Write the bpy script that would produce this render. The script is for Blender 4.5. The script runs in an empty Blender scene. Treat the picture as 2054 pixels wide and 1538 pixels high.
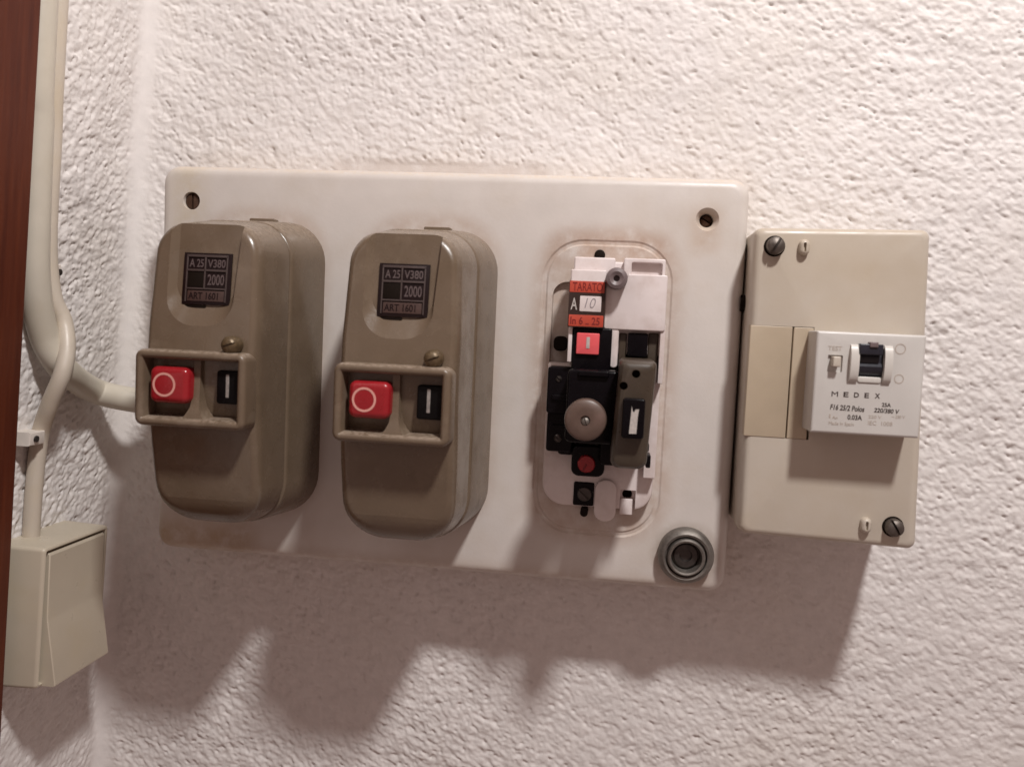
import bpy, bmesh, math, random
import numpy as np
from mathutils import Vector, Matrix
random.seed(4); rng = np.random.default_rng(7)
scene = bpy.context.scene
S = 0.0012                      # one drawing unit = 1.2 mm
# Drawing frame: x right along the wall, y down, d out of the wall (d = 0 is the front of the big panel)
def M(x, y, d): return Vector((x*S, -d*S, -y*S))

# ------------------------------------------------------------------ camera
RX, RY, RZ = 0.06712361694344583, 0.12022541238790681, 0.046462107304878944
CT = np.array([198.06586276195247, 59.486674650597, -342.715213727728]); FPX = 1662.170774694868
def rot3(rx, ry, rz):
    cx, sx, cy, sy, cz, sz = math.cos(rx), math.sin(rx), math.cos(ry), math.sin(ry), math.cos(rz), math.sin(rz)
    return (np.array([[cz,-sz,0],[sz,cz,0],[0,0,1]]) @ np.array([[1,0,0],[0,cx,-sx],[0,sx,cx]]) @ np.array([[cy,0,sy],[0,1,0],[-sy,0,cy]]))
RM = rot3(RX, RY, RZ)
TOB = np.array([[1,0,0],[0,0,1],[0,-1,0]])       # drawing (x, y, z-into-wall) -> Blender
right, up, back = TOB@RM[0], -(TOB@RM[1]), -(TOB@RM[2])
cam_d = bpy.data.cameras.new('camera'); cam = bpy.data.objects.new('camera', cam_d); scene.collection.objects.link(cam)
loc = TOB@CT*S
cam.matrix_world = Matrix(((right[0],up[0],back[0],loc[0]),(right[1],up[1],back[1],loc[1]),(right[2],up[2],back[2],loc[2]),(0,0,0,1)))
cam_d.sensor_width = 36; cam_d.sensor_fit = 'HORIZONTAL'; cam_d.lens = FPX/2054*36
cam_d.clip_start = 0.01; cam_d.clip_end = 20
scene.camera = cam
cam_d.dof.use_dof = True; cam_d.dof.focus_distance = 0.425; cam_d.dof.aperture_fstop = 11
# ------------------------------------------------------------------ world: dim warm light of the room
world = bpy.data.worlds.new('World'); scene.world = world; world.use_nodes = True
bg = world.node_tree.nodes['Background']; bg.inputs[0].default_value = (1.0, 0.70, 0.62, 1); bg.inputs[1].default_value = 0.275
# ------------------------------------------------------------------ the room lamp, up and to the right
LAMP = (408, -578, 482)
ld = bpy.data.lights.new('room_lamp', 'POINT'); lamp = bpy.data.objects.new('room_lamp', ld); scene.collection.objects.link(lamp)
lamp.location = M(*LAMP); ld.energy = 40.5; ld.color = (1.0, 0.972, 0.955); ld.shadow_soft_size = 0.046
scene.view_settings.view_transform = 'Standard'; scene.view_settings.look = 'None'
scene.view_settings.exposure = 0; scene.view_settings.gamma = 1; scene.view_settings.use_curve_mapping = False
scene.render.engine = 'CYCLES'

# ------------------------------------------------------------------ pixel -> point on a known surface
CX, CY = 1027, 769
TP = 33.0                       # thickness of the panel: the wall is at d = -33
BD, MD = 19.0, 33.0             # front of the breaker box, front of the breaker
def ray(px, py): return RM.T @ np.array([(px-CX)/FPX, (py-CY)/FPX, 1.0])
def un(px, py, d):              # on a plane parallel to the wall, d out of the panel front
    r = ray(px, py); t = (-d-CT[2])/r[2]; q = CT+t*r; return float(q[0]), float(q[1])
def xc(y): return -32.4-.0551*y # the room corner
def unL(px, py, h):             # on the side wall, h off it -> (s from corner, y, h)
    r = ray(px, py); # x - xc(y) = h
    t = (h-32.4-(CT[0]+.0551*CT[1]))/(r[0]+.0551*r[1]); q = CT+t*r
    return float(TP-q[2]), float(q[1]), h
def LW(s, y, h): return (xc(y)+h, y, s-TP)

# ------------------------------------------------------------------ materials
def mat(name, col, rough=.5, var=.06, vscale=300, bump=0, bscale=900, spec=.5, metal=0, stain=None, stain_scale=25, stain_lo=.52, stain_hi=.75, coat=0, speck=None, rvar=.12, dust=None, zones=None, smear=None):
    m = bpy.data.materials.new(name); m.use_nodes = True; nt = m.node_tree; b = nt.nodes['Principled BSDF']; L = nt.links.new
    b.inputs['Roughness'].default_value = rough; b.inputs['Metallic'].default_value = metal
    b.inputs['Specular IOR Level'].default_value = spec; b.inputs['Coat Weight'].default_value = coat
    tc = nt.nodes.new('ShaderNodeTexCoord'); POS = nt.nodes.new('ShaderNodeNewGeometry').outputs['Position']
    n = nt.nodes.new('ShaderNodeTexNoise'); n.inputs['Scale'].default_value = vscale; n.inputs['Detail'].default_value = 5; L(POS, n.inputs['Vector'])
    mr = nt.nodes.new('ShaderNodeMapRange'); mr.inputs[1].default_value = .25; mr.inputs[2].default_value = .75; mr.inputs[3].default_value = 1-var; mr.inputs[4].default_value = 1+var
    L(n.outputs['Fac'], mr.inputs[0])
    mul = nt.nodes.new('ShaderNodeVectorMath'); mul.operation = 'SCALE'; mul.inputs[0].default_value = col; L(mr.outputs[0], mul.inputs['Scale'])
    out = mul.outputs[0]
    def over(src, scale, lo, hi, c, amt):
        n2 = nt.nodes.new('ShaderNodeTexNoise'); n2.inputs['Scale'].default_value = scale; n2.inputs['Detail'].default_value = 7; n2.inputs['Roughness'].default_value = .62; L(POS, n2.inputs['Vector'])
        m2 = nt.nodes.new('ShaderNodeMapRange'); m2.inputs[1].default_value = lo; m2.inputs[2].default_value = hi; m2.inputs[3].default_value = 0; m2.inputs[4].default_value = amt; L(n2.outputs['Fac'], m2.inputs[0])
        mx = nt.nodes.new('ShaderNodeMix'); mx.data_type = 'RGBA'; L(m2.outputs[0], mx.inputs['Factor']); L(src, mx.inputs['A']); mx.inputs['B'].default_value = (*c, 1)
        return mx.outputs['Result']
    if stain: out = over(out, stain_scale, stain_lo, stain_hi, stain, .6)
    if smear: out = over(out, 55, .55, .72, smear, .55)
    if speck: out = over(out, 1400, .68, .74, speck, .5)
    def math_(op, a, c=None, d=None):
        q = nt.nodes.new('ShaderNodeMath'); q.operation = op
        for i, v in enumerate((a, c, d)):
            if v is None: continue
            if isinstance(v, (int, float)): q.inputs[i].default_value = v
            else: L(v, q.inputs[i])
        return q.outputs[0]
    def mixc(src, fac, c):
        mx = nt.nodes.new('ShaderNodeMix'); mx.data_type = 'RGBA'; L(fac, mx.inputs['Factor']); L(src, mx.inputs['A']); mx.inputs['B'].default_value = (*c, 1); return mx.outputs['Result']
    def smooth(v, lo, hi, amt=1.0):
        m2 = nt.nodes.new('ShaderNodeMapRange'); m2.interpolation_type = 'SMOOTHSTEP'; m2.inputs[1].default_value = lo; m2.inputs[2].default_value = hi; m2.inputs[3].default_value = 0; m2.inputs[4].default_value = amt; L(v, m2.inputs[0]); return m2.outputs[0]
    if zones:                    # grime with a shape of its own: (x, y, half w, half h, r, inner, outer, colour, amount) in drawing units, origin given
        sep = nt.nodes.new('ShaderNodeSeparateXYZ'); L(tc.outputs['Object'], sep.inputs[0])
        nz = nt.nodes.new('ShaderNodeTexNoise'); nz.inputs['Scale'].default_value = 110; nz.inputs['Detail'].default_value = 7; nz.inputs['Roughness'].default_value = .65; L(POS, nz.inputs['Vector'])
        for (zx, zy, hw, hh, r, lo, hi, c, amt) in zones:
            ax = math_('MAXIMUM', math_('SUBTRACT', math_('ABSOLUTE', math_('SUBTRACT', math_('DIVIDE', sep.outputs['X'], S), zx)), hw-r), 0.0)
            ay = math_('MAXIMUM', math_('SUBTRACT', math_('ABSOLUTE', math_('SUBTRACT', math_('DIVIDE', sep.outputs['Z'], -S), zy)), hh-r), 0.0)
            dd = math_('SUBTRACT', math_('SQRT', math_('ADD', math_('MULTIPLY', ax, ax), math_('MULTIPLY', ay, ay))), r)
            dd = math_('ADD', dd, math_('MULTIPLY', math_('SUBTRACT', nz.outputs['Fac'], .5), 9.0))
            f = math_('SUBTRACT', 1.0, smooth(dd, lo, hi)); f = math_('MULTIPLY', f, math_('MULTIPLY', smooth(nz.outputs['Fac'], .2, .7), amt)); out = mixc(out, f, c)
    if dust:
        ge = nt.nodes.new('ShaderNodeNewGeometry'); sz = nt.nodes.new('ShaderNodeSeparateXYZ'); L(ge.outputs['Normal'], sz.inputs[0])
        nd = nt.nodes.new('ShaderNodeTexNoise'); nd.inputs['Scale'].default_value = 500; nd.inputs['Detail'].default_value = 6; L(POS, nd.inputs['Vector'])
        f = math_('MULTIPLY', smooth(sz.outputs['Z'], .35, .95), smooth(nd.outputs['Fac'], .3, .65, .75)); out = mixc(out, f, dust)
    L(out, b.inputs['Base Color'])
    rr = nt.nodes.new('ShaderNodeMapRange'); rr.inputs[1].default_value = .3; rr.inputs[2].default_value = .7; rr.inputs[3].default_value = max(.05, rough-rvar); rr.inputs[4].default_value = min(1, rough+rvar)
    n3 = nt.nodes.new('ShaderNodeTexNoise'); n3.inputs['Scale'].default_value = 90; n3.inputs['Detail'].default_value = 6; L(POS, n3.inputs['Vector']); L(n3.outputs['Fac'], rr.inputs[0]); L(rr.outputs[0], b.inputs['Roughness'])
    if bump:
        nb = nt.nodes.new('ShaderNodeTexNoise'); nb.inputs['Scale'].default_value = bscale; nb.inputs['Detail'].default_value = 4; L(POS, nb.inputs['Vector'])
        bp = nt.nodes.new('ShaderNodeBump'); bp.inputs['Strength'].default_value = 1; bp.inputs['Distance'].default_value = bump; L(nb.outputs['Fac'], bp.inputs['Height']); L(bp.outputs[0], b.inputs['Normal'])
    return m
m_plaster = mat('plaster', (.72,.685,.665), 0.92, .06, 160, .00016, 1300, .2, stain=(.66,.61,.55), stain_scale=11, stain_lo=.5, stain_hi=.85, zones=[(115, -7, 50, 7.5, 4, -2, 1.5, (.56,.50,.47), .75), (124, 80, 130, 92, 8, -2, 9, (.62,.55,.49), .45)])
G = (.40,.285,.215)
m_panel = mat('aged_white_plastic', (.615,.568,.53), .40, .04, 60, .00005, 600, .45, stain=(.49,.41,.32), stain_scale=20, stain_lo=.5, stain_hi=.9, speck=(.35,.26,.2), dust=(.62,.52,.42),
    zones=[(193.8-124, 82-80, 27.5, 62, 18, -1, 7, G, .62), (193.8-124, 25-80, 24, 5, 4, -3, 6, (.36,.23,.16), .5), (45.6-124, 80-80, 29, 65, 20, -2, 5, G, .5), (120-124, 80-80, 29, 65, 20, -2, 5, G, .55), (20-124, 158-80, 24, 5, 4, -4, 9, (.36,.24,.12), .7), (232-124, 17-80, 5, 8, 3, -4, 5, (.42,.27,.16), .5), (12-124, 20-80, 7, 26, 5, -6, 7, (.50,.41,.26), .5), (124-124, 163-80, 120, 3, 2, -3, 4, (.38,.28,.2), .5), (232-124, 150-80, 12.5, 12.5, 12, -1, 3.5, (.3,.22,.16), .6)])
m_taupe = mat('taupe_plastic', (.146,.105,.071), .24, .06, 80, .00004, 900, .55, dust=(.27,.21,.155), stain=(.105,.072,.042), stain_scale=34, smear=(.205,.155,.11), speck=(.32,.26,.2))
m_taupe_dirty = mat('taupe_plastic_frame', (.145,.103,.069), .34, .08, 200, .00004, 900, .5, stain=(.25,.195,.145), stain_scale=70, speck=(.36,.3,.24), dust=(.34,.27,.21))
m_red = mat('red_plastic', (.30,.013,.018), .28, .06, 90, spec=.5)
m_redface = mat('red_paint', (.40,.03,.02), .4)
m_pinkmark = mat('faded_white_print', (.66,.32,.27), .5)
m_white_print = mat('white_print', (.46,.42,.39), .5, .2, 900)
m_dim_print = mat('dim_print', (.27,.24,.22), .5, .3, 900)
m_black = mat('black_plastic', (.005,.004,.004), .4, .2, 200, spec=.12)
m_blackdark = mat('black_bakelite', (.004,.003,.004), .24, .2, 200, spec=.13, stain=(.025,.02,.018), stain_scale=60, stain_lo=.6)
m_plate = mat('rating_plate_brown', (.013,.006,.006), .45, .1, 300, spec=.2)
m_plate_rim = mat('rating_plate_rim', (.062,.042,.038), .5, .12, 400)
m_plate_text = mat('rating_plate_print', (.098,.070,.068), .5, .2, 900)
m_plate_strip = mat('rating_plate_strip', (.060,.031,.025), .5, .15, 400)
m_gap = mat('dark_gap', (.01,.006,.004), .7, spec=.1)
m_brass = mat('dirty_brass', (.125,.085,.045), .42, .35, 700, .00008, 1500, metal=.35)
m_steel = mat('dull_steel', (.15,.13,.115), .48, .25, 600, .00005, 1500, metal=.85)
m_rust = mat('rusty_screw', (.085,.045,.028), .6, .3, 900, .00008, 1500, metal=.4)
m_zinc = mat('grey_zinc', (.21,.19,.17), .5, .2, 500, .00004, 1500, metal=.75)
m_dark_steel = mat('dark_steel', (.07,.06,.055), .35, .3, 500, metal=.7)
m_white = mat('white_starter_plastic', (.70,.625,.61), .36, .03, 100, spec=.5, stain=(.40,.29,.24), stain_scale=45, stain_lo=.46, stain_hi=.75, speck=(.3,.2,.16))
m_greycap = mat('grey_purple_cap', (.155,.115,.115), .45, .1, 300)
m_knob = mat('brown_knob', (.105,.067,.052), .42, .12, 300, stain=(.19,.11,.09), stain_scale=90)
m_module = mat('grey_brown_plastic', (.052,.037,.025), .38, .1, 200, .00003, 900, stain=(.06,.045,.03), stain_scale=60, speck=(.25,.2,.16))
m_orange = mat('orange_red_sticker', (.47,.062,.034), .45, .05)
m_stickblk = mat('brown_black_sticker', (.030,.014,.010), .45)
m_paper = mat('paper_field', (.66,.58,.56), .7)
m_darkred_text = mat('dark_red_text', (.19,.012,.01), .5)
m_pencil = mat('pencil', (.26,.22,.23), .7)
m_pinkbtn = mat('pink_red_flag', (.72,.10,.11), .4)
m_box = mat('cream_plastic', (.50,.445,.378), .40, .03, 60, .00003, 800, stain=(.42,.33,.22), stain_scale=18, stain_lo=.45, stain_hi=.85, speck=(.3,.23,.16), dust=(.5,.42,.33))
m_blank = mat('yellowed_plastic', (.43,.35,.255), .42, .06, 60, .00002, 800)
m_rcd = mat('light_grey_plastic', (.54,.515,.485), .38, .03, 90)
m_rcd_white = mat('white_lever_plastic', (.58,.55,.51), .35, .03, 90)
m_lever = mat('dark_blue_lever', (.018,.018,.026), .30, .15, 200)
m_print = mat('black_print', (.05,.035,.03), .6, .3, 1500)
m_faint = mat('worn_print', (.42,.36,.31), .6, .2, 1500)
m_ivory = mat('ivory_switch_plastic', (.50,.44,.345), .38, .03, 80, stain=(.5,.42,.28), stain_scale=25)
m_cable = mat('ivory_cable', (.54,.475,.395), .45, .05, 80, .00004, 400, stain=(.50,.41,.28), stain_scale=40)
m_conduit = mat('white_conduit', (.56,.515,.43), .45, .05, 70, .00004, 300, stain=(.5,.44,.33), stain_scale=25)
m_clip = mat('white_clip', (.68,.62,.56), .4)
def wood():
    m = bpy.data.materials.new('varnished_brown_wood'); m.use_nodes = True; nt = m.node_tree; b = nt.nodes['Principled BSDF']; L = nt.links.new
    tc = nt.nodes.new('ShaderNodeTexCoord'); mp = nt.nodes.new('ShaderNodeMapping'); mp.inputs['Scale'].default_value = (260,260,11); L(tc.outputs['Object'], mp.inputs[0])
    n = nt.nodes.new('ShaderNodeTexNoise'); n.inputs['Scale'].default_value = 1; n.inputs['Detail'].default_value = 6; L(mp.outputs[0], n.inputs['Vector'])
    cr = nt.nodes.new('ShaderNodeValToRGB'); e = cr.color_ramp.elements; e[0].position = .3; e[0].color = (.075,.015,.007,1); e[1].position = .72; e[1].color = (.135,.031,.012,1)
    L(n.outputs['Fac'], cr.inputs[0]); L(cr.outputs[0], b.inputs['Base Color']); b.inputs['Roughness'].default_value = .5; b.inputs['Specular IOR Level'].default_value = .15
    bp = nt.nodes.new('ShaderNodeBump'); bp.inputs['Distance'].default_value = .0002; L(n.outputs['Fac'], bp.inputs['Height']); L(bp.outputs[0], b.inputs['Normal'])
    return m
m_wood = wood()

# ------------------------------------------------------------------ mesh helpers (all in the drawing frame)
ORG = {}
def finish(bm, angle=35):
    bmesh.ops.remove_doubles(bm, verts=bm.verts, dist=1e-5)
    bmesh.ops.recalc_face_normals(bm, faces=bm.faces)
    for f in bm.faces: f.smooth = True
    lim = math.radians(angle)
    for e in bm.edges:
        if len(e.link_faces) == 2: e.smooth = e.calc_face_angle(0) < lim
def obj(name, bm, material, parent=None, angle=35, kind=None, keep=False):
    """bm is in drawing units; links it as one mesh object"""
    if not keep: finish(bm, angle)
    me = bpy.data.meshes.new(name)
    for v in bm.verts: v.co = M(*v.co)
    bmesh.ops.reverse_faces(bm, faces=bm.faces) if False else None
    bmesh.ops.recalc_face_normals(bm, faces=bm.faces)
    if parent is not None: org = ORG[parent]
    else:
        lo = [min(v.co[i] for v in bm.verts) for i in range(3)]; hi = [max(v.co[i] for v in bm.verts) for i in range(3)]
        org = Vector(((lo[0]+hi[0])/2, hi[1], (lo[2]+hi[2])/2))
    for v in bm.verts: v.co = v.co-org
    bm.to_mesh(me); bm.free(); me.materials.append(material)
    o = bpy.data.objects.new(name, me); scene.collection.objects.link(o)
    if parent is not None: o.parent = parent
    else: o.location = org
    ORG[o] = org
    if kind: o['kind'] = kind
    return o
def thing(name, label, cat, x, y, d, group=None):
    o = bpy.data.objects.new(name, None); scene.collection.objects.link(o); o.empty_display_size = .01
    o.location = M(x, y, d); ORG[o] = o.location.copy(); tag(o, label, cat, group); return o
def tag(o, label, cat, group=None):
    o['label'] = label; o['category'] = cat
    if group: o['group'] = group
    return o
def rrect(x0, x1, y0, y1, r, n=7):
    """rounded rectangle, r = radius or (tl, tr, br, bl); y is down"""
    if not isinstance(r, (tuple, list)): r = (r,)*4
    mx = min(x1-x0, y1-y0)/2-1e-3; r = [max(min(q, mx), 1e-3) for q in r]; pts = []
    for (cx, cy, q, a0) in ((x0+r[0], y0+r[0], r[0], 180), (x1-r[1], y0+r[1], r[1], 270), (x1-r[2], y1-r[2], r[2], 0), (x0+r[3], y1-r[3], r[3], 90)):
        for k in range(n+1):
            a = math.radians(a0+90*k/n); pts.append((cx+q*math.cos(a), cy+q*math.sin(a)))
    return pts
def loft(bm, rings, cap0=True, cap1=True, closed=False):
    vs = [[bm.verts.new(p) for p in r] for r in rings]; n = len(rings[0])
    pairs = list(zip(vs[:-1], vs[1:]))+([(vs[-1], vs[0])] if closed else [])
    for a, b in pairs:
        for i in range(n): bm.faces.new((a[i], a[(i+1)%n], b[(i+1)%n], b[i]))
    if not closed:
        if cap0: bm.faces.new(vs[0])
        if cap1: bm.faces.new(vs[-1])
    return vs
def slab(bm, x0, x1, y0, y1, d0, d1, r=.6, bev=.5, n=5):
    """rounded block with a softened front edge"""
    bev = min(bev, abs(d1-d0)*.45, (x1-x0)*.45, (y1-y0)*.45); R = []
    R.append([(x, y, d0) for x, y in rrect(x0, x1, y0, y1, r, n)])
    for k in range(4):
        a = math.pi/2*k/3; i = bev*(1-math.cos(a)); d = d1-bev+bev*math.sin(a)
        R.append([(x, y, d) for x, y in rrect(x0+i, x1-i, y0+i, y1-i, max(r-i, .02), n)])
    loft(bm, R)
def lathe(bm, cx, cy, prof, n=40):
    loft(bm, [[(cx+r*math.cos(2*math.pi*k/n), cy+r*math.sin(2*math.pi*k/n), d) for k in range(n)] for r, d in prof])
def ringprof(bm, x0, x1, y0, y1, r, prof, n=6):
    """sweep a closed cross-section (inset, d) round a rounded rectangle"""
    loft(bm, [[(x, y, d) for x, y in rrect(x0+i, x1-i, y0+i, y1-i, max(r-i, .05), n)] for i, d in prof], closed=True)
def tube(bm, pts, r, n=16, sub=10):
    P = [Vector(p) for p in pts]; P = [P[0]*2-P[1]]+P+[P[-1]*2-P[-2]]; path = []
    for i in range(1, len(P)-2):
        for k in range(sub):
            t = k/sub; a, b, c, d = P[i-1:i+3]
            path.append(.5*((2*b)+(c-a)*t+(2*a-5*b+4*c-d)*t*t+(3*b-a-3*c+d)*t**3))
    path.append(P[-2]); rings = []; nrm = Vector((0, 0, 1))
    for i, q in enumerate(path):
        t = (path[min(i+1, len(path)-1)]-path[max(i-1, 0)]).normalized()
        nrm = (nrm-t*nrm.dot(t)).normalized(); bi = t.cross(nrm)
        rr = r(i/(len(path)-1)) if callable(r) else r
        rings.append([tuple(q+nrm*rr*math.cos(2*math.pi*k/n)+bi*rr*math.sin(2*math.pi*k/n)) for k in range(n)])
    loft(bm, rings)
def B(): return bmesh.new()
def cut(bm, cutters, angle=35):
    """boolean-subtract each cutter bmesh (drawing units)"""
    def tmp(b):
        bmesh.ops.remove_doubles(b, verts=b.verts, dist=1e-5); bmesh.ops.recalc_face_normals(b, faces=b.faces)
        me = bpy.data.meshes.new('t'); b.to_mesh(me); b.free(); o = bpy.data.objects.new('t', me); scene.collection.objects.link(o); return o
    a = tmp(bm); cs = [tmp(c) for c in cutters]
    for c in cs:
        md = a.modifiers.new('b', 'BOOLEAN'); md.operation = 'DIFFERENCE'; md.solver = 'EXACT'; md.object = c
    dg = bpy.context.evaluated_depsgraph_get(); me = bpy.data.meshes.new_from_object(a.evaluated_get(dg))
    out = bmesh.new(); out.from_mesh(me); bpy.data.meshes.remove(me)
    for o in [a]+cs:
        q = o.data; bpy.data.objects.remove(o); bpy.data.meshes.remove(q)
    return out
def text(parent, s, x0, x1, y0, y1, d, material, name='lettering', bold=.012, shear=0, slope=0.0, dfun=None):
    """flat print filling the box x0..x1, y0..y1 at depth d"""
    cu = bpy.data.curves.new('t', 'FONT'); cu.body = s; cu.resolution_u = 3; cu.offset = bold; cu.shear = shear
    o = bpy.data.objects.new('t', cu); scene.collection.objects.link(o)
    dg = bpy.context.evaluated_depsgraph_get(); me = bpy.data.meshes.new_from_object(o.evaluated_get(dg))
    bm = bmesh.new(); bm.from_mesh(me); bpy.data.objects.remove(o); bpy.data.curves.remove(cu); bpy.data.meshes.remove(me)
    bmesh.ops.remove_doubles(bm, verts=bm.verts, dist=1e-4)
    ax = min(v.co.x for v in bm.verts); bx = max(v.co.x for v in bm.verts); ay = min(v.co.y for v in bm.verts); by = max(v.co.y for v in bm.verts)
    ex = bmesh.ops.extrude_face_region(bm, geom=bm.faces[:]); top = {v for v in ex['geom'] if isinstance(v, bmesh.types.BMVert)}
    for v in bm.verts:
        u, w = (v.co.x-ax)/(bx-ax), (v.co.y-ay)/(by-ay)
        x = x0+u*(x1-x0); y = y1+(y0-y1)*w+slope*(x-x0); dd = dfun(y) if dfun else d
        v.co = Vector((x, y, dd+(.09 if v in top else -.06)))
    return obj(name, bm, material, parent)
def slotted_screw(parent, x, y, d0, r, h, material, ang=20, name='screw', cross=False, dome=.35):
    b = B(); lathe(b, x, y, [(r*.96, d0), (r, d0+.3), (r, d0+h*.55), (r*.9, d0+h*.8), (r*.6, d0+h*.95), (r*.15, d0+h)], 28)
    cs = []
    for a in ([ang, ang+90] if cross else [ang]):
        c = B(); L, w = (r*.62 if cross else r*1.2), r*.13; ca, sa = math.cos(math.radians(a)), math.sin(math.radians(a))
        loft(c, [[(x+u*ca-v*sa, y+u*sa+v*ca, dd) for u, v in ((-L,-w),(L,-w),(L,w),(-L,w))] for dd in (d0+h*.45, d0+h+1)]); cs.append(c)
    b = cut(b, cs); return obj(name, b, material, parent)

# ------------------------------------------------------------------ plaster walls: real relief
NP = 1024; CELL = .5            # periodic height map, 512 units wide
def field(sx, sy, ang=0.0):
    w = rng.standard_normal((NP, NP)); f = np.fft.fft2(w)
    ky = np.fft.fftfreq(NP, CELL)[:, None]*2*np.pi; kx = np.fft.fftfreq(NP, CELL)[None, :]*2*np.pi
    c, s = math.cos(ang), math.sin(ang); a = kx*c+ky*s; b = -kx*s+ky*c
    g = np.fft.ifft2(f*np.exp(-.5*((a*sx)**2+(b*sy)**2))).real; return g/g.std()
H = .24*np.tanh(1.3*field(1.15, .78, .55)+.5)+.17*np.tanh(1.2*field(.6, .42, .6)+.4)+.12*field(3.2, 2.4, .4)+.05*field(.3, .28)+.04*field(.45, .35, .6)+.45*field(16, 16)
H -= .70*np.clip(field(.62, .40, .6)-1.25, 0, 1.2)       # small pits
H *= np.clip(1.0+.15*field(22, 15, .3), .7, 1.4); H -= .6*np.clip(field(1.0, .55, .45)-1.9, 0, 1.2)        # a few larger chips
def hsample(u, v):
    u = np.mod(u/CELL, NP); v = np.mod(v/CELL, NP); i = np.floor(u).astype(int); j = np.floor(v).astype(int); fu, fv = u-i, v-j; i %= NP; j %= NP; i2, j2 = (i+1) % NP, (j+1) % NP
    return (H[j,i]*(1-fu)+H[j,i2]*fu)*(1-fv)+(H[j2,i]*(1-fu)+H[j2,i2]*fu)*fv
def axis(a, b, lo, hi, step):
    mid = np.arange(a, b, step); out = [b]; s = step
    while out[-1] < hi: s *= 1.25; out.append(out[-1]+min(s, 12))
    lef = [a]; s = step
    while lef[-1] > lo: s *= 1.25; lef.append(lef[-1]-min(s, 12))
    return np.concatenate([np.array(lef[:0:-1]), mid, np.array(out)])
FR = 7.0; A0 = FR*(1-math.sqrt(.5))
def fillet(a): return np.where(a < FR, FR-np.sqrt(np.maximum(FR**2-(FR-a)**2, 0)), 0)
def grid_object(name, X, Y, Z, material):
    ny, nx = X.shape; co = np.stack([X*S, Z*-S, -Y*S], -1).reshape(-1, 3)
    idx = np.arange(nx*ny).reshape(ny, nx); q = np.stack([idx[:-1,:-1], idx[1:,:-1], idx[1:,1:], idx[:-1,1:]], -1).reshape(-1, 4)
    me = bpy.data.meshes.new(name); me.vertices.add(len(co)); me.vertices.foreach_set('co', co.ravel().astype(np.float32))
    me.loops.add(q.size); me.loops.foreach_set('vertex_index', q.ravel().astype(np.int32)); me.polygons.add(len(q))
    me.polygons.foreach_set('loop_start', np.arange(0, q.size, 4, dtype=np.int32)); me.polygons.foreach_set('use_smooth', np.ones(len(q), dtype=bool))
    me.update(calc_edges=True); me.validate(); me.materials.append(material)
    o = bpy.data.objects.new(name, me); scene.collection.objects.link(o); o['kind'] = 'structure'; return o
AMP = 1.05
# main wall: a = distance from the corner
av = np.concatenate([np.linspace(A0, FR, 14)[:-1], axis(FR, 425, FR, 900, .58)]); yv = axis(-128, 300, -600, 700, .58)
A, Y = np.meshgrid(av, yv); X = A+xc(Y)-.6
rel = np.clip((A-A0)/9, 0, 1)
pxm = np.exp(-((X-115)/50)**8)*np.clip((Y+15)/2.5, 0, 1)*(Y < 20)          # trowelled patch above the panel
rel = rel*(1-.88*np.clip(pxm, 0, 1))
hh = hsample(A+40, Y+200)*AMP*rel
wall = grid_object('wall', X, Y, -TP-.6+hh+fillet(A), m_plaster)
sv = np.concatenate([np.linspace(A0, FR, 14)[:-1], axis(FR, 105, FR, 400, .58)])
A2, Y2 = np.meshgrid(sv, yv)
hh2 = hsample(A2+330, Y2*1.0+111)*AMP*.9*np.clip((A2-A0)/9, 0, 1)
X2 = xc(Y2)-.6+hh2+fillet(A2); side_wall = grid_object('side_wall', X2, Y2, A2-TP-.6, m_plaster)

# ------------------------------------------------------------------ door frame on the side wall
HF = 12.0
s_top = unL(85, 0, HF)[0]; s_bot = unL(8, 1400, HF)[0]
b = B(); ya, yb = -560, 620; ytop, ybot = unL(85, 0, HF)[1], unL(8, 1400, HF)[1]
def s_edge(y): return s_top+(s_bot-s_top)*(y-ytop)/(ybot-ytop)
rings = []
for y in (ya, yb):
    s0 = s_edge(y); rings.append([LW(s0, y, -1.5), LW(s0, y, HF-1.2), LW(s0+.35, y, HF-.35), LW(s0+1.2, y, HF), LW(s0+150, y, HF), LW(s0+150, y, -1.5)])
loft(b, rings)
tag(obj('door_frame', b, m_wood, angle=40), 'reddish brown varnished door frame against the side wall', 'door frame')

# ------------------------------------------------------------------ conduit and cables on the side wall
def lwp(px, py, h): return LW(*unL(px, py, h))
RC = 5.6
p0 = lwp(84, 0, RC); p1 = lwp(76, 250, RC)
pe = un(262, 801, -8); pp = un(330, 808, -14)
pts = [(p0[0]+.0551*260, p0[1]-260, p0[2]), p0, p1, lwp(70, 430, RC), lwp(70, 560, RC), lwp(88, 670, RC+.6), lwp(128, 740, RC+4), (*un(190, 783, -3), -3), (*pe, -8), (*pp, -14)]
b = B(); tube(b, pts, RC, 20, 12)
tag(obj('conduit', b, m_conduit), 'thick ivory cable bending from the side wall into the panel', 'cable')
RT = 3.35
q0 = lwp(119, 0, RT); cab = [(q0[0]+.0551*260, q0[1]-260, q0[2]), q0, lwp(106, 280, RT), lwp(97, 480, RT+.5), lwp(106, 590, RT+3), lwp(128, 645, 10), lwp(134, 700, 14), lwp(124, 752, 15), lwp(100, 810, 10), lwp(82, 865, RT+1), lwp(74, 920, RT), lwp(66, 1010, RT), lwp(61, 1100, RT)]
b = B(); tube(b, cab, RT, 18, 12)
tag(obj('thin_cable', b, m_cable), 'thin ivory cable running down into the wall light switch', 'cable')
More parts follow.
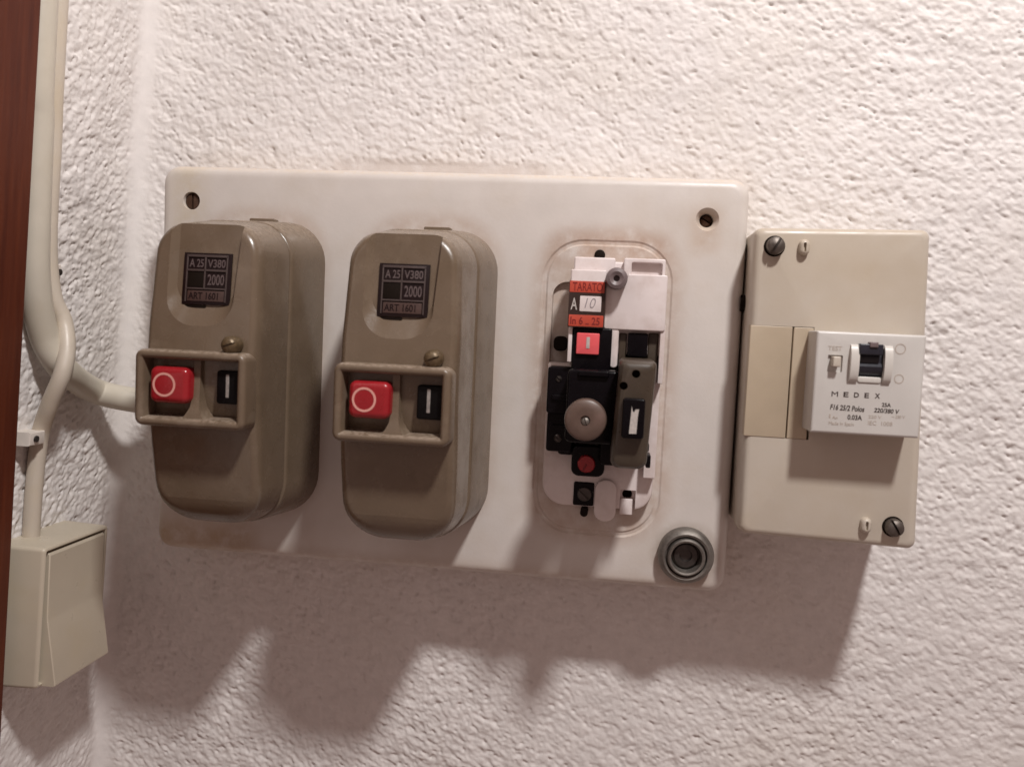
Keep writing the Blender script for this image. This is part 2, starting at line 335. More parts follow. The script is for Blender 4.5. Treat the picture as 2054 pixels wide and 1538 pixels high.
def clip(px, py, w, h, hh, nx, ny, label):
    s, y, _ = unL(px, py, hh); s1 = unL(nx, ny, hh)
    t = thing('cable_clip', label, 'cable clip', *LW(s, y, 0), group='cable clips on the side wall')
    b = B(); rings = []
    for k, (i, hq) in enumerate(((0, -1), (0, hh-.8), (.4, hh-.2), (1, hh))):
        rings.append([LW(s+ss*(w/2-i), y+yy*(h/2-i), hq) for ss, yy in ((-1,-1),(1,-1),(1,1),(-1,1))])
    loft(b, rings); obj('clip_body', b, m_clip, t)
    b = B(); n = 16
    loft(b, [[LW(s1[0]+r*math.cos(2*math.pi*k/n), s1[1]+r*math.sin(2*math.pi*k/n), hq) for k in range(n)] for r, hq in ((.9, 0), (.9, hh+.2), (1.35, hh+.25), (1.3, hh+.8), (.7, hh+1.1))])
    obj('nail', b, m_dark_steel, t)
clip(110, 545, 8.5, 6.5, 6.4, 118, 546, 'white clip nailed beside the thick cable above the switch')
clip(76, 879, 9, 5.5, 8.2, 71, 880, 'white clip nailed over the thin cable above the light switch')

# ------------------------------------------------------------------ rocker light switch on the side wall
HS = 20.0
sn, yn, _ = unL(80, 1104, HS); sn2, yb_, _ = unL(81, 1378, HS); sf, yf, _ = unL(217, 1072, HS)
s_near = (sn+sn2)/2; s_far = sf; y_top, y_bot = yn, yb_
t = thing('light_switch', 'ivory rocker switch box beside the brown door frame', 'light switch', *LW((s_near+s_far)/2, (y_top+y_bot)/2, 0))
def sw_ring(i, h, y0=None, y1=None, r=1.6):
    return [LW(s, y, h) for s, y in rrect(s_far+i, s_near-i, y_top+i, y_bot-i, max(r-i*.5, .3), 5)]
b = B(); wl = 1.7
loft(b, [sw_ring(-.6, -1), sw_ring(0, HS-1.4), sw_ring(.25, HS-.5), sw_ring(.8, HS-.05), sw_ring(1.3, HS), sw_ring(wl, HS-.4), sw_ring(wl+.1, HS-7)])
obj('housing', b, m_ivory, t, 40)
b = B(); i0 = wl+1.1
ra, rb2 = s_far+i0, s_near-i0-.7; y0, y1 = y_top+i0, y_bot-.3
rings = []
for (y, ha) in ((y0, HS-.6), (y0+1.0, HS+.1), ((y0+y1)/2-1, HS+.6), ((y0+y1)/2+1, HS+.9), (y1-1.2, HS+5.6), (y1-.3, HS+5.5), (y1, HS+4.9)):
    e = .35; hb = HS-4.5
    rings.append([LW(ra, y, hb), LW(ra, y, ha-e), LW(ra+e, y, ha), LW(rb2-e, y, ha), LW(rb2, y, ha-e), LW(rb2, y, hb)])
loft(b, rings); obj('rocker', b, m_ivory, t, 30)

# ------------------------------------------------------------------ the big mounting panel
C3 = 194.0; C1 = 47.6; C2 = 121.9
panel = thing('mounting_panel', 'wide aged white plastic panel carrying the taupe starters', 'panel', 124, 80, -TP)
def prect(i, d, r): return [(x, y, d) for x, y in rrect(-.9+i, 248.9-i, -4.2+i, 165.0-i, r, 8)]
b = B(); loft(b, [prect(-.8, -TP, 7), prect(0, -6, 7), prect(.25, -4, 7), prect(.9, -2.2, 6.6), prect(1.9, -.9, 6), prect(3.0, -.25, 5.2), prect(4.4, 0, 4.4)])
cs = []
c = B(); gx0, gx1, gy0, gy1 = 167.0, 220.5, 22.0, 144.4
ringprof(c, gx0, gx1, gy0, gy1, 17, [(-.6, .5), (.9, -.55), (2.0, -.55), (3.5, .5)], 10); cs.append(c)
c = B(); loft(c, [[(x, y, d) for x, y in rrect(171.6+i, 184-i, 39.5+i, 76-i, (7, 1, 1, 1))] for d, i in ((-2.6, .5), (1, 0))]); cs.append(c)   # the well beside the mechanism
hx, hy = un(384, 403, 0); c = B(); lathe(c, hx, hy, [(3.6, -9), (3.65, -.6), (4.0, .4)]); cs.append(c)
kx, ky = un(1419, 440, 0); c = B(); lathe(c, kx, ky, [(2.6, -11), (2.9, -3.0), (4.3, -.5), (4.9, .4)]); cs.append(c)
b = cut(b, cs); obj('panel_body', b, m_panel, panel, 30)
b = B(); lathe(b, hx, hy, [(3.5, -8.9), (3.5, -1.7), (2.9, -1.2), (.5, -1.0)], 24); c = B(); loft(c, [[(hx+u, hy+v, d) for u, v in ((-.4,-4),(.4,-4),(.4,4),(-.4,4))] for d in (-2.1, 1)]); b = cut(b, [c]); obj('screw', b, m_rust, panel)
slotted_screw(panel, kx, ky, -10, 2.5, 5.5, m_rust, 30)
nx, ny = un(1376, 1115, 4)
b = B(); lathe(b, nx, ny, [(11.2, -.1), (11.3, 3.6), (10.6, 5.2), (9.3, 6.0), (8.4, 5.6), (8.0, 3.4), (7.7, 3.4), (7.5, 6.6), (6.9, 7.3), (6.2, 7.0), (5.8, 2.2), (5.5, 1.6)], 64)
plug = obj('plug', b, m_zinc, panel)
b = B(); lathe(b, nx, ny, [(5.2, 1.5), (5.2, 3.0), (4.6, 3.5), (2.6, 3.3), (2.3, 2.0)], 32); obj('plug_core', b, m_dark_steel, plug)

# ------------------------------------------------------------------ taupe motor starters
def tilt(y):                     # the front leans back a little at the top and curls away at the bottom
    return -4.2*min(max((76-y)/46, 0), 1)-3.0*min(max((y-86)/14, 0), 1)-.17*max(y-102, 0)-3.5*max((y-129)/10, 0)**2
def face_d(y): return 56+tilt(y)
def make_starter(label):
    c = C1; t = thing('motor_starter', label, 'motor starter', c, 82, 0, group='taupe motor starters on the panel')
    def ring(d, hw, y0, y1, rt, rb): return [(x, y, d) for x, y in rrect(c-hw, c+hw, y0, y1, (rt, rt, rb, rb), 10)]
    b = B(); loft(b, [ring(-.12, 26.7, 19.6, 145.0, 17, 19), ring(2, 26.5, 19.7, 144.8, 17, 19), ring(27.6, 23.8, 22.6, 142.6, 15, 17), ring(28.6, 23.5, 23.0, 142.3, 15, 17), ring(29.0, 22.9, 23.5, 141.8, 14.5, 17)])
    obj('base', b, m_taupe, t, 40)
    b = B(); R = [ring(29.0, 22.7, 23.8, 141.4, 14, 17), ring(30.2, 22.7, 23.8, 141.4, 14, 17), ring(30.7, 23.2, 23.5, 141.9, 14, 17), ring(32, 23.2, 23.6, 141.8, 14, 17), ring(49.5, 21.9, 26.4, 140.2, 11, 15.5)]
    for k in range(1, 14):
        a = math.pi/2*k/13; i = 4.0*(1-math.cos(a)); R.append(ring(49.5+6.5*math.sin(a), 21.9-i*.8, 26.4+i*.9, 140.2-i*1.2, 11-i*.5, 15.5-i*.3))
    loft(b, R)
    for k in range(1, 56):
        bmesh.ops.bisect_plane(b, geom=b.verts[:]+b.edges[:]+b.faces[:], plane_co=(0, 28+2*k, 0), plane_no=(0, 1, 0), dist=1e-4)
    for v in b.verts:
        w = max(min((v.co.z-31)/25, 1), 0); y = v.co.y
        v.co.x = c+(v.co.x-c)*(1-w*(.085*max((64-y)/34, 0)+.05*max((y-110)/28, 0))); v.co.z += tilt(y)*w**1.5
    # label recess, open towards the top
    def outline(k):              # k = 0 floor, 1 face level, extrapolates above
        xl, xr, yb, r = c-11.4-2.4*k, c+11.6+.4*k, 57.5+7.0*k, 8.5+2*k; n = 12; o = [(xl, 14), (xl, 34)]
        o += [(xl+r-r*math.cos(math.pi/2*q/n), yb-r+r*math.sin(math.pi/2*q/n)) for q in range(n+1)]
        o += [(xr-r+r*math.sin(math.pi/2*q/n), yb-r+r*math.cos(math.pi/2*q/n)) for q in range(n+1)]
        return o+[(xr+1.4, 34), (xr+2.8, 14)]
    cc = B(); loft(cc, [[(x, y, 56-2.4-4.2*min((76-y)/46, 1.35)) for x, y in outline(0)], [(x, y, 56-4.2*min((76-y)/46, 1.35)) for x, y in outline(1)], [(x, y, 60) for x, y in outline(1.3)]])
    b = cut(b, [cc]); cover = obj('cover', b, m_taupe, t, 10.5)
    for f in cover.data.polygons:
        if f.normal.y < -.962: f.use_smooth = False
    # rating plate
    px0, px1, py0, py1 = c-8.9, c+9.6, 38.2, 56.6
    fl = lambda y: 56-2.4-4.2*min((76-y)/46, 1.35)
    def sl(bm, x0, x1, y0, y1, h0, h1, bev=.12, r=.2):
        n0 = len(bm.verts); slab(bm, x0, x1, y0, y1, h0, h1, r, bev, 3); bm.verts.ensure_lookup_table()
        for v in bm.verts[n0:]: v.co.z += fl(v.co.y)
    b = B(); sl(b, px0, px1, py0-.6, py1, -.1, .75); plate = obj('rating_plate', b, m_plate, t)
    b = B(); xm = c-.4; ra_, rb_ = 44.4, 50.6
    for (x0, x1, y0, y1) in ((px0+1.2, px1-1.3, py0+.1, py0+1.0), (px0+1.2, px0+1.75, py0+.4, py1-.9), (px1-1.85, px1-1.3, py0+.4, py1-.9), (xm-.3, xm+.3, py0+.6, ra_+6.6), (px0+1.4, px1-1.6, ra_-.75, ra_), (px0+1.4, px1-1.6, rb_-.1, rb_+.45)):
        sl(b, x0, x1, y0, y1, .6, 1.2)
    obj('plate_grid', b, m_plate_rim, plate)
    b = B(); sl(b, px0+2.1, px1-2.2, rb_+.9, py1-1.2, .6, .95); obj('plate_strip', b, m_plate_strip, plate)
    b = B(); sl(b, px0+1.9, xm-.5, ra_+.35, rb_-.4, .55, .86); obj('plate_window', b, m_gap, plate)
    T = lambda s, x0, x1, y0, y1, m, h: text(plate, s, x0, x1, y0, y1, 0, m, dfun=lambda y: fl(y)+h)
    T('A 25', px0+2.3, xm-.8, py0+1.7, ra_-1.5, m_plate_text, .76); T('V380', xm+.8, px1-2.3, py0+1.7, ra_-1.5, m_plate_text, .76)
    T('2000', xm+1.1, px1-2.5, ra_+1.0, rb_-1.2, m_plate_text, .76)
    T('ART 1601', px0+2.6, px1-4.4, rb_+1.5, py1-1.9, m_plate, .96)
    b = B(); sl(b, px0+.4, c+.3, py1+.2, py1+1.2, -.6, .35); obj('plate_shadow_gap', b, m_gap, plate)  # near-black strip built in as the shadow gap under the plate
    # button frame
    fx0, fx1, fy0, fy1 = c-21.0, c+21.2, 73.4, 101.3
    b = B(); ringprof(b, fx0, fx1, fy0, fy1, 3.2, [(0, 53.2), (.05, 61.1), (.35, 62.2), (1.1, 62.9), (2.1, 63.0), (2.9, 62.5), (3.3, 61.5), (3.7, 55.0), (3.7, 53.2)], 7)
    fr = obj('button_frame', b, m_taupe_dirty, t, 40)
    b = B(); x = c+.6          # pillar between the two buttons, flaring at its foot
    loft(b, [[(x-w, y, 54), (x-w*.75, y, dd), (x+w*.75, y, dd), (x+w, y, 54)] for y, w, dd in ((77.0, 1.7, 57.6), (90, 1.8, 58.4), (94, 2.3, 59.4), (96.3, 3.6, 60.4), (98.2, 5.5, 60.8))])
    obj('button_divider', b, m_taupe_dirty, fr, 50)
    bx0, by0 = un(301, 735, 61.5); bx1, by1 = un(378, 812, 61.5)
    b = B(); slab(b, bx0+.2, bx1+.2, by0, by1, 54, 62.6, 2.6, 2.0, 6); sb = obj('stop_button', b, m_red, t)
    ox, oy = un(328.5, 773, 62.7); b = B(); ro, ri, n = 4.35, 3.55, 48
    loft(b, [[(ox+r*math.cos(2*math.pi*k/n), oy+r*math.sin(2*math.pi*k/n), d) for k in range(n)] for r, d in ((ro, 62.5), (ro, 62.70), (ri, 62.70), (ri, 62.5))], closed=True)
    obj('stop_mark', b, m_pinkmark, sb)
    kx0, ky0 = un(436, 744, 58); kx1, ky1 = un(486, 814, 58)
    b = B(); slab(b, kx0, kx1, ky0, ky1, 54, 58.6, 1.0, .7, 4); kb = obj('start_button', b, m_black, t)
    b = B(); wx, wy = un(456, 776, 58.7); slab(b, wx-.6, wx+.6, wy-4.2, wy+4.2, 58.4, 58.75, .15, .05, 2); obj('start_mark', b, m_dim_print, kb)
    sx, sy = un(461, 694, 60)
    b = B(); lathe(b, sx, sy, [(3.0, 54.2), (3.3, 57.0), (3.2, 60.4), (2.6, 61.6), (1.5, 62.2), (.3, 62.4)], 28); cc = B(); loft(cc, [[(sx+u*.94+v*.34, sy+u*.34*-1+v*.94, d) for u, v in ((-4,-.35),(4,-.35),(4,.35),(-4,.35))] for d in (61.3, 64)]); b = cut(b, [cc]); obj('cover_screw', b, m_brass, t)
    # moulded lug on top of the base
    b = B(); slab(b, c-3.0, c+8.0, 19.35, 23.5, 6, 10, .6, .3, 4); obj('top_lug', b, m_taupe, t)
    return t
st = make_starter('taupe starter with red stop button, next to the corner with the side wall')
def copy_tree(o, parent=None):
    q = o.copy(); scene.collection.objects.link(q); q.parent = parent
    for ch in list(o.children): copy_tree(ch, q)
    return q
st2 = copy_tree(st); st2['label'] = 'taupe starter with red stop button, between the other starter and the open mechanism'
st2.location = st.location+Vector(((C2-C1)*S, 0, -.9*S)); st.location = st.location+Vector((0, 0, .3*S))

# ------------------------------------------------------------------ open starter mechanism
mech = thing('starter_mechanism', 'uncovered white and black starter mechanism with round brown knob', 'motor starter', C3, 82, 0)
def R2(px0, px1, py0, py1, d):
    """rectangle in drawing units from a pixel box seen at depth d (the picture leans a little: use mid edges)"""
    xm, ym = (px0+px1)/2, (py0+py1)/2
    return un(px0, ym, d)[0], un(px1, ym, d)[0], un(xm, py0, d)[1], un(xm, py1, d)[1]
def PB(name, m, px0, px1, py0, py1, d0, d1, r=.6, bev=.4, parent=mech, n=4):
    x0, x1, y0, y1 = R2(px0, px1, py0, py1, d1); b = B(); slab(b, x0, x1, y0, y1, d0, d1, r, bev, n); return obj(name, b, m, parent)
# lower white body
b = B(); x0, x1 = 171.8, 216.6
loft(b, [[(x, y, d) for x, y in rrect(x0+i, x1-i, 73+i, 131-i, (1, 1, 8, 9))] for i, d in ((-.3, -.1), (0, 5.4), (.3, 6.2), (1.1, 6.7))])
px0, px1, py0, py1 = R2(1243, 1274, 982, 1030, 6); c = B(); loft(c, [[(x, y, d) for x, y in ((px0, py0), (px1, py0), (px1, py1+12), (px0, py1+12))] for d in (2.6, 9)])
hx2, hy2 = un(1258, 991, 3); c2 = B(); lathe(c2, hx2, hy2, [(2.1, .6), (2.1, 4)], 20)
b = cut(b, [c, c2]); obj('lower_body', b, m_white, mech, 35)
b = B(); lathe(b, hx2, hy2, [(2.0, .4), (2.0, .8)], 20); obj('hole', b, m_gap, mech)
PB('foot_block', m_white, 1243, 1269, 1000, 1032, .1, 4.2, .3, .3)
# upper white body
D1 = 19.0
ux0, ux1 = 180.2, 216.6
b = B(); slab(b, ux0+.8, 216.2, 32.0, 68, -.1, D1-4.5, 1.2, .9, 4); obj('upper_body', b, m_white, mech)
PB('top_tab', m_white, 1151, 1234, 516, 560, 8, D1-2.4, .7, .7)
x0, x1, y0, y1 = R2(1251, 1335, 519, 556, D1-2)
b = B(); slab(b, x0, x1, y0, y1+3, 8, D1-1.6, .8, .5, 4); c = B(); loft(c, [[(x, y, d) for x, y in rrect(x0+2.8+i, x1-.9-i, y0+1.2+i, y1+.5-i, .8)] for i, d in ((.5, D1-4.4), (0, D1))]); b = cut(b, [c]); obj('top_tab', b, m_white, mech)
x0, x1, y0, y1 = R2(1214, 1338, 550, 663, D1)
b = B(); slab(b, x0, x1-.2, y0, y1, 6, D1, .9, .5, 4); c = B(); lathe(c, *un(1237, 548, D1), [(4.6, D1-5), (4.6, D1+2)], 28)
b = cut(b, [c]); obj('front_plate', b, m_white, mech)
lx0, lx1, ly0, ly1 = R2(1143, 1214, 541, 657, D1+3)
b = B(); slab(b, lx0, lx1, ly0, ly1, 4, D1+3, .5, .5, 4); col = obj('label_column', b, m_white, mech)
PB('thin_rib', m_white, 1139, 1147, 652, 726, 4, D1+1, .3, .3)
PB('thin_rib', m_white, 1224, 1240, 652, 738, 4, D1-.4, 1.4, .5)
PB('thin_rib', m_white, 1322, 1332, 652, 770, 4, D1-.8, .3, .3)
PB('side_plate', m_white, 1296, 1320, 730, 960, 4, 12, .4, .4)
# stickers
D2 = D1+3
def sticker(name, m, a, bb, cc_, dd, lift, parent=mech): return PB(name, m, a, bb, cc_, dd, D2-.3, D2+lift, .25, .05, parent, 3)
sb_ = sticker('rating_sticker', m_stickblk, 1140.5, 1213.5, 564, 657, .12)
sticker('sticker_band', m_orange, 1143, 1213, 564, 587, .22, sb_); sticker('sticker_band', m_orange, 1140.5, 1210, 632, 655, .22, sb_)
sticker('sticker_field', m_paper, 1163, 1206, 594, 625, .22, sb_)
def PT(parent, s, a, bb, cc_, dd, d, m, **k): x0, x1, y0, y1 = R2(a, bb, cc_, dd, d); return text(parent, s, x0, x1, y0, y1, d, m, **k)
PT(sb_, 'TARATO', 1149, 1209, 567, 584, D2+.24, m_darkred_text, bold=0); PT(sb_, 'A', 1145, 1158, 597, 621, D2+.14, m_white_print)
PT(sb_, '10', 1173, 1195, 598, 618, D2+.24, m_pencil, bold=-.014, shear=.25)
PT(sb_, 'In 6 .. 25', 1144, 1203, 636, 651, D2+.24, m_darkred_text)
# cap screw between the tabs
b = B(); lathe(b, *un(1237, 558, 27), [(3.2, 12), (4.0, 16), (4.15, 25.4), (3.8, 26.6), (2.6, 27.0), (1.2, 26.4), (1.1, 24), (.2, 24)], 32); obj('cap_screw', b, m_greycap, mech)
# black parts
PB('contact_block', m_blackdark, 1147, 1226, 657, 760, 4, D1+1.2, 1.2, .8)
fl_ = PB('trip_flag', m_pinkbtn, 1156, 1202, 668, 711, D1, D1+2.6, .5, .4); PB('flag_mark', m_white_print, 1176, 1183, 676, 699, D1+2.4, D1+2.75, .1, .05, fl_, 2)
PB('contact_block', m_blackdark, 1097, 1160, 736, 830, 4, 17, 1.2, .8); PB('contact_block', m_blackdark, 1096, 1150, 826, 906, 4, 14, 1.2, .8)
PB('contact_block', m_blackdark, 1135, 1240, 742, 890, 4, 31, 2.2, 1.2)
PB('contact_rail', m_blackdark, 1106, 1150, 792, 803, 16, 18.2, .5, .5); PB('contact_rail', m_blackdark, 1102, 1142, 852, 864, 13, 15.4, .5, .5)
PB('dark_side_hole', m_gap, 1110, 1138, 674, 704, -2.5, 3, 2.2, .8)  # near-black block standing in for the dark hole in the well
kx_, ky_ = un(1174, 843, 47)
b = B(); lathe(b, kx_, ky_, [(5.2, 20), (5.6, 37), (7.0, 38), (7.5, 40), (7.65, 45), (7.3, 46.6), (6.5, 47.2), (3.4, 47.5), (1.8, 47.3), (1.5, 46.5)], 56); knob = obj('round_knob', b, m_knob, mech)
slotted_screw(knob, kx_+.1, ky_+.4, 46, 1.45, 1.9, m_zinc, 70, 'knob_screw')
PB('dial_holder', m_blackdark, 1146, 1213, 893, 956, 5, 17, 3.0, .8)
PB('contact_block', m_blackdark, 1203, 1244, 880, 934, 5, 22, 2.0, .8); PB('contact_block', m_blackdark, 1118, 1152, 884, 912, 5, 11, 1.6, .6); PB('contact_rail', m_blackdark, 1160, 1222, 744, 756, 30, 32.5, .6, .5); PB('contact_rail', m_blackdark, 1140, 1148, 740, 800, 24, 28, .6, .5)
for q in ((1121, 760), (1118, 880)): slotted_screw(mech, *un(*q, 17), 13, 1.7, 4.6 if q[1] < 800 else 2.4, m_dark_steel, 35, 'contact_screw')
b = B(); dx, dy = un(1176, 931, 19.5); lathe(b, dx, dy, [(3.3, 12), (3.5, 18.6), (3.1, 19.4), (.4, 19.5)], 28); c = B(); loft(c, [[(dx+u*.9-v*.42, dy+u*.42+v*.9, d) for u, v in ((-.45,-.2),(.45,-.2),(.45,4),(-.45,4))] for d in (18.6, 21)]); b = cut(b, [c]); obj('red_dial', b, m_red, mech)
PB('dark_terminal', m_blackdark, 1150, 1191, 967, 1014, 5, 7.5, .6, .4); tx, ty = un(1172, 992, 9); slotted_screw(mech, tx, ty, 7, 3.0, 1.8, m_dark_steel, 40, 'terminal_screw')
PB('white_tongue', m_white, 1192, 1236, 962, 1046, .1, 8.6, 4.2, .6, n=8)
b = B(); lathe(b, *un(1172, 1024, 3), [(1.6, -.1), (1.6, 7.2)], 18); obj('small_pin', b, m_gap, mech)
PB('dark_slot', m_gap, 1241, 1320, 662, 740, 3, D1-6, 1.2, .3); PB('slot_insert', m_blackdark, 1259, 1299, 668, 716, 10, D1-1.5, .6, .5); PB('slot_wall', m_module, 1241, 1256, 668, 735, 10, D1-3.5, .6, .5); PB('slot_wall', m_module, 1299, 1320, 668, 735, 10, D1-4, .6, .5)
x0, x1, y0, y1 = R2(1233, 1308, 724, 944, 50)
b = B()
def gm(i, d): return [(x+(.9-(y-y0)/(y1-y0)*1.8), y, d) for x, y in rrect(x0+i, x1-i, y0+i, y1-i, (1.6, 1.6, 3.2, 3.2))]
loft(b, [gm(-.2, 4), gm(0, 45.5), gm(.35, 47.8), gm(1.2, 49.4), gm(2.4, 50)])
cs = []
for q in ((1276, 750), (1251, 774)):
    c = B(); lathe(c, *un(*q, 50), [(1.35, 45), (1.5, 51)], 16); cs.append(c)
b = cut(b, cs); mod = obj('relay_module', b, m_module, mech, 32)
for q in ((1276, 750), (1251, 774)):
    b = B(); lathe(b, *un(*q, 50), [(1.3, 44.5), (1.3, 46.6)], 16); obj('relay_hole', b, m_gap, mod)
kb2 = PB('reset_button', m_blackdark, 1248, 1293, 800, 880, 48, 54.5, .9, .6)
x0, x1, y0, y1 = R2(1264, 1279, 816, 870, 54.6); b = B()
loft(b, [[(x, y, d) for x, y in ((x0+.3, y0-.3), (x0+.6, y0+1.2), (x0+1.2, y0+2), (x0+1.6, y0+.9), (x1+.3, y0+.7), (x1, y0+3), (x1-.2, y1), (x0-.2, y1), (x0+.1, y0+4))] for d in (54.3, 54.62)]); obj('reset_mark', b, m_white_print, kb2)
for q in ((1311, 757, 2.6), (1303, 822, 1.6), (1298, 897, 1.5), (1301, 925, 2.4)):
    x, y = un(q[0], q[1], 30); b = B(); slab(b, x-1.1, x+.7, y-q[2], y+q[2], 22, 31, .5, .3, 3); obj('side_catch', b, m_blackdark, mech)
b = B(); lathe(b, *un(1203, 511, 2), [(2.2, -.1), (2.2, .5), (1.2, .9)], 20); obj('dark_stud', b, m_gap, mech)

# ------------------------------------------------------------------ breaker box at the right
bxs = [un(1510, 455, BD), un(1870, 459, BD), un(1840, 1105, BD), un(1475, 1070, BD)]
X0, X1 = (bxs[0][0]+bxs[3][0])/2+1.2, (bxs[1][0]+bxs[2][0])/2; Y0, Y1 = (bxs[0][1]+bxs[1][1])/2, (bxs[2][1]+bxs[3][1])/2
box = thing('breaker_box', 'tall cream plastic breaker box beside the white panel', 'breaker box', (X0+X1)/2, (Y0+Y1)/2, -TP)
def bx(d, k): return [(x, y, d) for x, y in rrect(X0+.8*k, X1+4.0*k, Y0-.5*k, Y1+.5*k, 3.2, 7)]
def br(i, d, r=3.2): return [(x, y, d) for x, y in rrect(X0+i, X1-i, Y0+i, Y1-i, r, 7)]
b = B(); loft(b, [bx(-TP, 1), bx(BD-16, .45), br(-.15, BD-7), br(.0, BD-4), br(.25, BD-2.2, 3.0), br(.8, BD-.9, 2.8), br(1.7, BD-.2, 2.4), br(2.8, BD, 2)])
mq = [un(1640, 664, MD), un(1857, 672, MD), un(1846, 879, MD), un(1625, 867, MD)]
MX0, MX1 = (mq[0][0]+mq[3][0])/2, (mq[1][0]+mq[2][0])/2; MY0, MY1 = (mq[0][1]+mq[1][1])/2, (mq[2][1]+mq[3][1])/2
sy0, sy1 = un(1560, 653, BD)[1], un(1560, 879, BD)[1]
sxl = un(1497, 765, BD)[0]; sxm = un(1584, 765, BD)[0]
c = B(); loft(c, [[(x, y, d) for x, y in ((sxl, sy0), (MX0+2.5, sy0), (MX0+2.5, sy1), (sxl, sy1))] for d in (BD-4, BD+3)])
b = cut(b, [c])
for v in b.verts:                # the cover is a little skewed with age
    u, w = (v.co.x-X0)/(X1-X0), (v.co.y-Y0)/(Y1-Y0)
    q = [(1-u)*(1-w), u*(1-w), u*w, (1-u)*w]; qs = [(X0, Y0), (X1, Y0), (X1, Y1), (X0, Y1)]; f = min(max((v.co.z+TP)/(TP+BD), 0), 1)
    v.co.x += f*sum(k*(bxs[i][0]+1.2*(i in (0, 3))-qs[i][0]) for i, k in enumerate(q)); v.co.y += f*sum(k*(bxs[i][1]-qs[i][1]) for i, k in enumerate(q))
obj('box_cover', b, m_box, box, 32)
b = B(); slab(b, sxl+.2, sxm-.25, sy0+.25, sy1-.25, BD-4.1, BD+.25, .3, .3, 3); obj('blank_plate', b, m_blank, box)
b = B(); slab(b, sxm+.25, MX0+2, sy0+.3, sy1-.2, BD-4.1, BD+.2, .3, .3, 3); obj('blank_plate', b, m_blank, box)
for q, a, h in (((1557, 492), -60, 5.0), ((1797, 1060), 60, 5.0)):
    x, y = un(*q, BD+3.5); b = B(); lathe(b, x, y, [(3.9, BD-.1), (3.9, BD+.25), (3.4, BD+.3)], 28); wsh = obj('washer', b, m_gap, box)
    slotted_screw(box, x, y, BD-.2, 3.3, h, m_steel, a)
for q in ((1614, 496), (1738, 1054)):
    x, y = un(*q, BD+2); b = B(); loft(b, [[(xx, yy, d) for xx, yy in rrect(x-1.9+i, x+1.9-i, y-2.9+i, y+2.9-i, 1.8, 5)] for i, d in ((0, BD-.1), (0, BD+1.6), (.4, BD+2.4), (1.1, BD+2.8))])
    c = B(); loft(c, [[(xx, yy, d) for xx, yy in rrect(x-.5, x+.5, y-1.7, y+1.7, .4, 4)] for d in (BD+1.6, BD+4)]); b = cut(b, [c]); obj('seal_lug', b, m_box, box)
gx, gy = un(1486, 607, 3)
b = B(); tube(b, [(247.6, gy, -2.2), (X0+4, gy, -2.2)], 3.3, 20, 4); obj('cable_nipple', b, m_gap, box)
# ------------------------------------------------------------------ the breaker in the box
rcd = thing('residual_current_breaker', 'light grey printed breaker with dark lever set in the cream box', 'breaker', (MX0+MX1)/2, (MY0+MY1)/2, BD-4)
b = B(); slab(b, MX0, MX1, MY0, MY1, BD-3.9, MD, .5, .9, 4)
cs = []
vx0, vx1, vy0, vy1 = R2(1722, 1774, 699, 757, MD)
c = B(); slab(c, vx0, vx1, vy0, vy1, MD-7, MD+4, .3, .02, 3); cs.append(c)
tx0, tx1, ty0, ty1 = R2(1660, 1690, 712, 746, MD); c = B(); slab(c, tx0, tx1, ty0, ty1, MD-1.0, MD+4, .3, .02, 3); cs.append(c)
b = cut(b, cs); body = obj('breaker_body', b, m_rcd, rcd, 32)
def cheek(pa, pb):
    x0, x1, _, _ = R2(pa, pb, 690, 770, MD+1); yc = (un(1747, 692, MD)[1]+un(1747, 768, MD)[1])/2; hh_ = (un(1747, 768, MD)[1]-un(1747, 692, MD)[1])/2
    b = B(); n = 14; prof = [(yc-hh_*math.cos(math.pi*k/n), MD-.2+2.5*math.sin(math.pi*k/n)**.8) for k in range(n+1)]
    loft(b, [[(x, y, d) for y, d in prof] for x in (x0, x0+.001)][:1]+[[(x, y, d) for y, d in prof] for x in (x1,)]); obj('lever_cheek', b, m_rcd_white, rcd, 40)
cheek(1705, 1722); cheek(1773, 1789)
b = B(); n = 12; lyc = (vy0+vy1)/2; hl = (vy1-vy0)/2-.15
loft(b, [[(x, lyc-hl*math.cos(math.pi*k/n), MD-6.8+(6.4+1.2*(k > 6))*math.sin(math.pi*k/n)**.3) for k in range(n+1)] for x in (vx0+.2, vx1-.2)]); obj('lever', b, m_lever, rcd, 25)
x0, x1, y0, y1 = R2(1724, 1772, 690, 712, MD+2); b = B(); slab(b, x0, x1, y0, y1, MD-2, MD+2.4, .4, .4, 4); obj('lever_hood', b, m_lever, rcd)
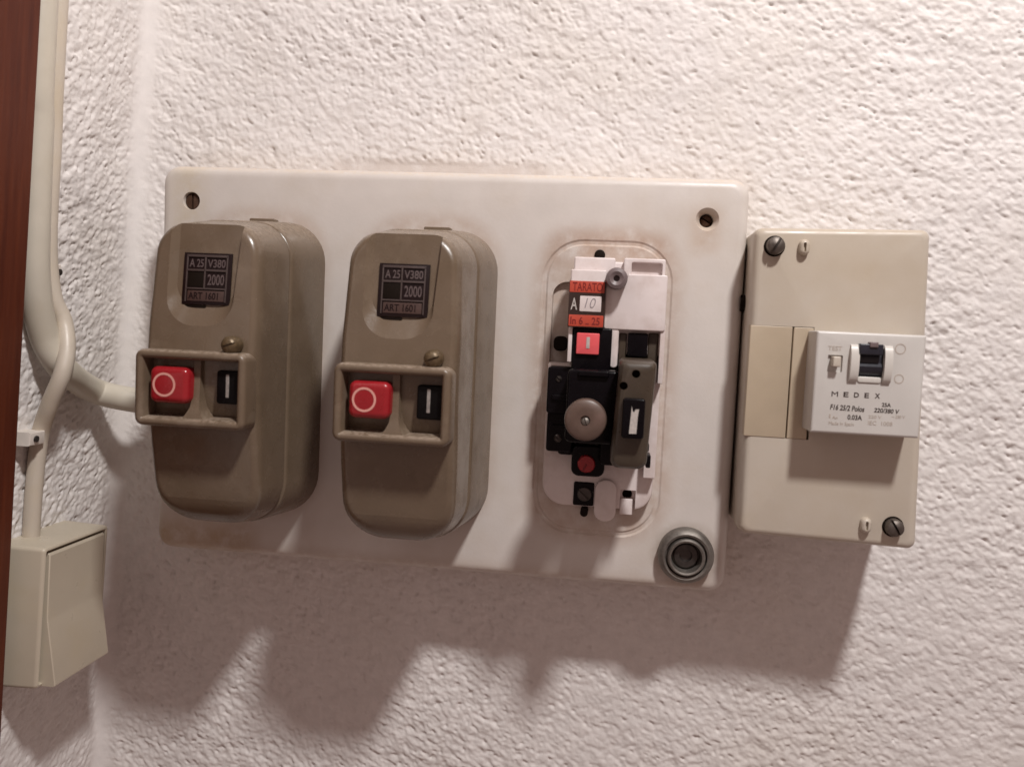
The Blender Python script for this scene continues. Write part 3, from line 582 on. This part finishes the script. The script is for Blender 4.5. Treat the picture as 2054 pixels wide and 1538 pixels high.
x0, x1, y0, y1 = R2(1744, 1761, 686, 697, MD+2); b = B(); slab(b, x0, x1, y0, y1, MD-.2, MD+3, .3, .3, 3); obj('lever_catch', b, m_greycap, rcd)
x0, x1, y0, y1 = R2(1720, 1768, 756, 768, MD+.5); b = B(); slab(b, x0, x1, y0, y1, MD-.2, MD+.5, .8, .3, 3); obj('lever_sill', b, m_rcd_white, rcd)
x0, x1, y0, y1 = R2(1671, 1687, 715, 736, MD+3); b = B(); slab(b, x0, x1, y0, y1, MD-1, MD+3.2, .4, .4, 4); obj('test_button', b, m_box, rcd)
W = lambda s, a, bb, cc_, dd, m=m_print, **k: PT(body, s, a, bb, cc_, dd, MD+.02, m, **k)
for s, a, w in (('M', 1668, 13), ('E', 1692, 10), ('D', 1713, 10), ('E', 1734, 9), ('X', 1755, 10)): W(s, a, a+w, 785+(a-1668)*.045, 795+(a-1668)*.045, bold=.0 if s == 'M' else .02)
W('F16 25/2 Polos', 1665, 1734, 812, 823, bold=.02, slope=.02, shear=.15); W('25A', 1769, 1787, 808, 816, bold=.02); W('220/380 V', 1753, 1804, 819, 828, bold=.02, slope=.02, shear=.15)
W('I', 1663, 1666, 830, 838, m_faint); W('An', 1669, 1680, 834, 840, m_faint); W('0.03A', 1700, 1729, 832, 842, bold=.02)
W('Made in Spain', 1662, 1713, 846, 855, m_faint, bold=0); W('TEST', 1661, 1689, 694, 703, m_faint, bold=0)
W('~ 250 V', 1789, 1815, 833, 839, m_faint, bold=0); W('IEC  1008', 1741, 1790, 845, 853, m_faint, bold=0); W('220 V', 1742, 1768, 833, 839, m_faint, bold=0)
for q, r in (((1806, 700), 1.9), ((1803, 760), 1.7)):
    x, y = un(*q, MD); b = B(); n = 28
    loft(b, [[(x+rr*math.cos(2*math.pi*k/n), y+rr*math.sin(2*math.pi*k/n), d) for k in range(n)] for rr, d in ((r, MD-.05), (r, MD+.08), (r-.35, MD+.08), (r-.35, MD-.05))], closed=True); obj('position_mark', b, m_faint, body)
bpy.context.view_layer.update()
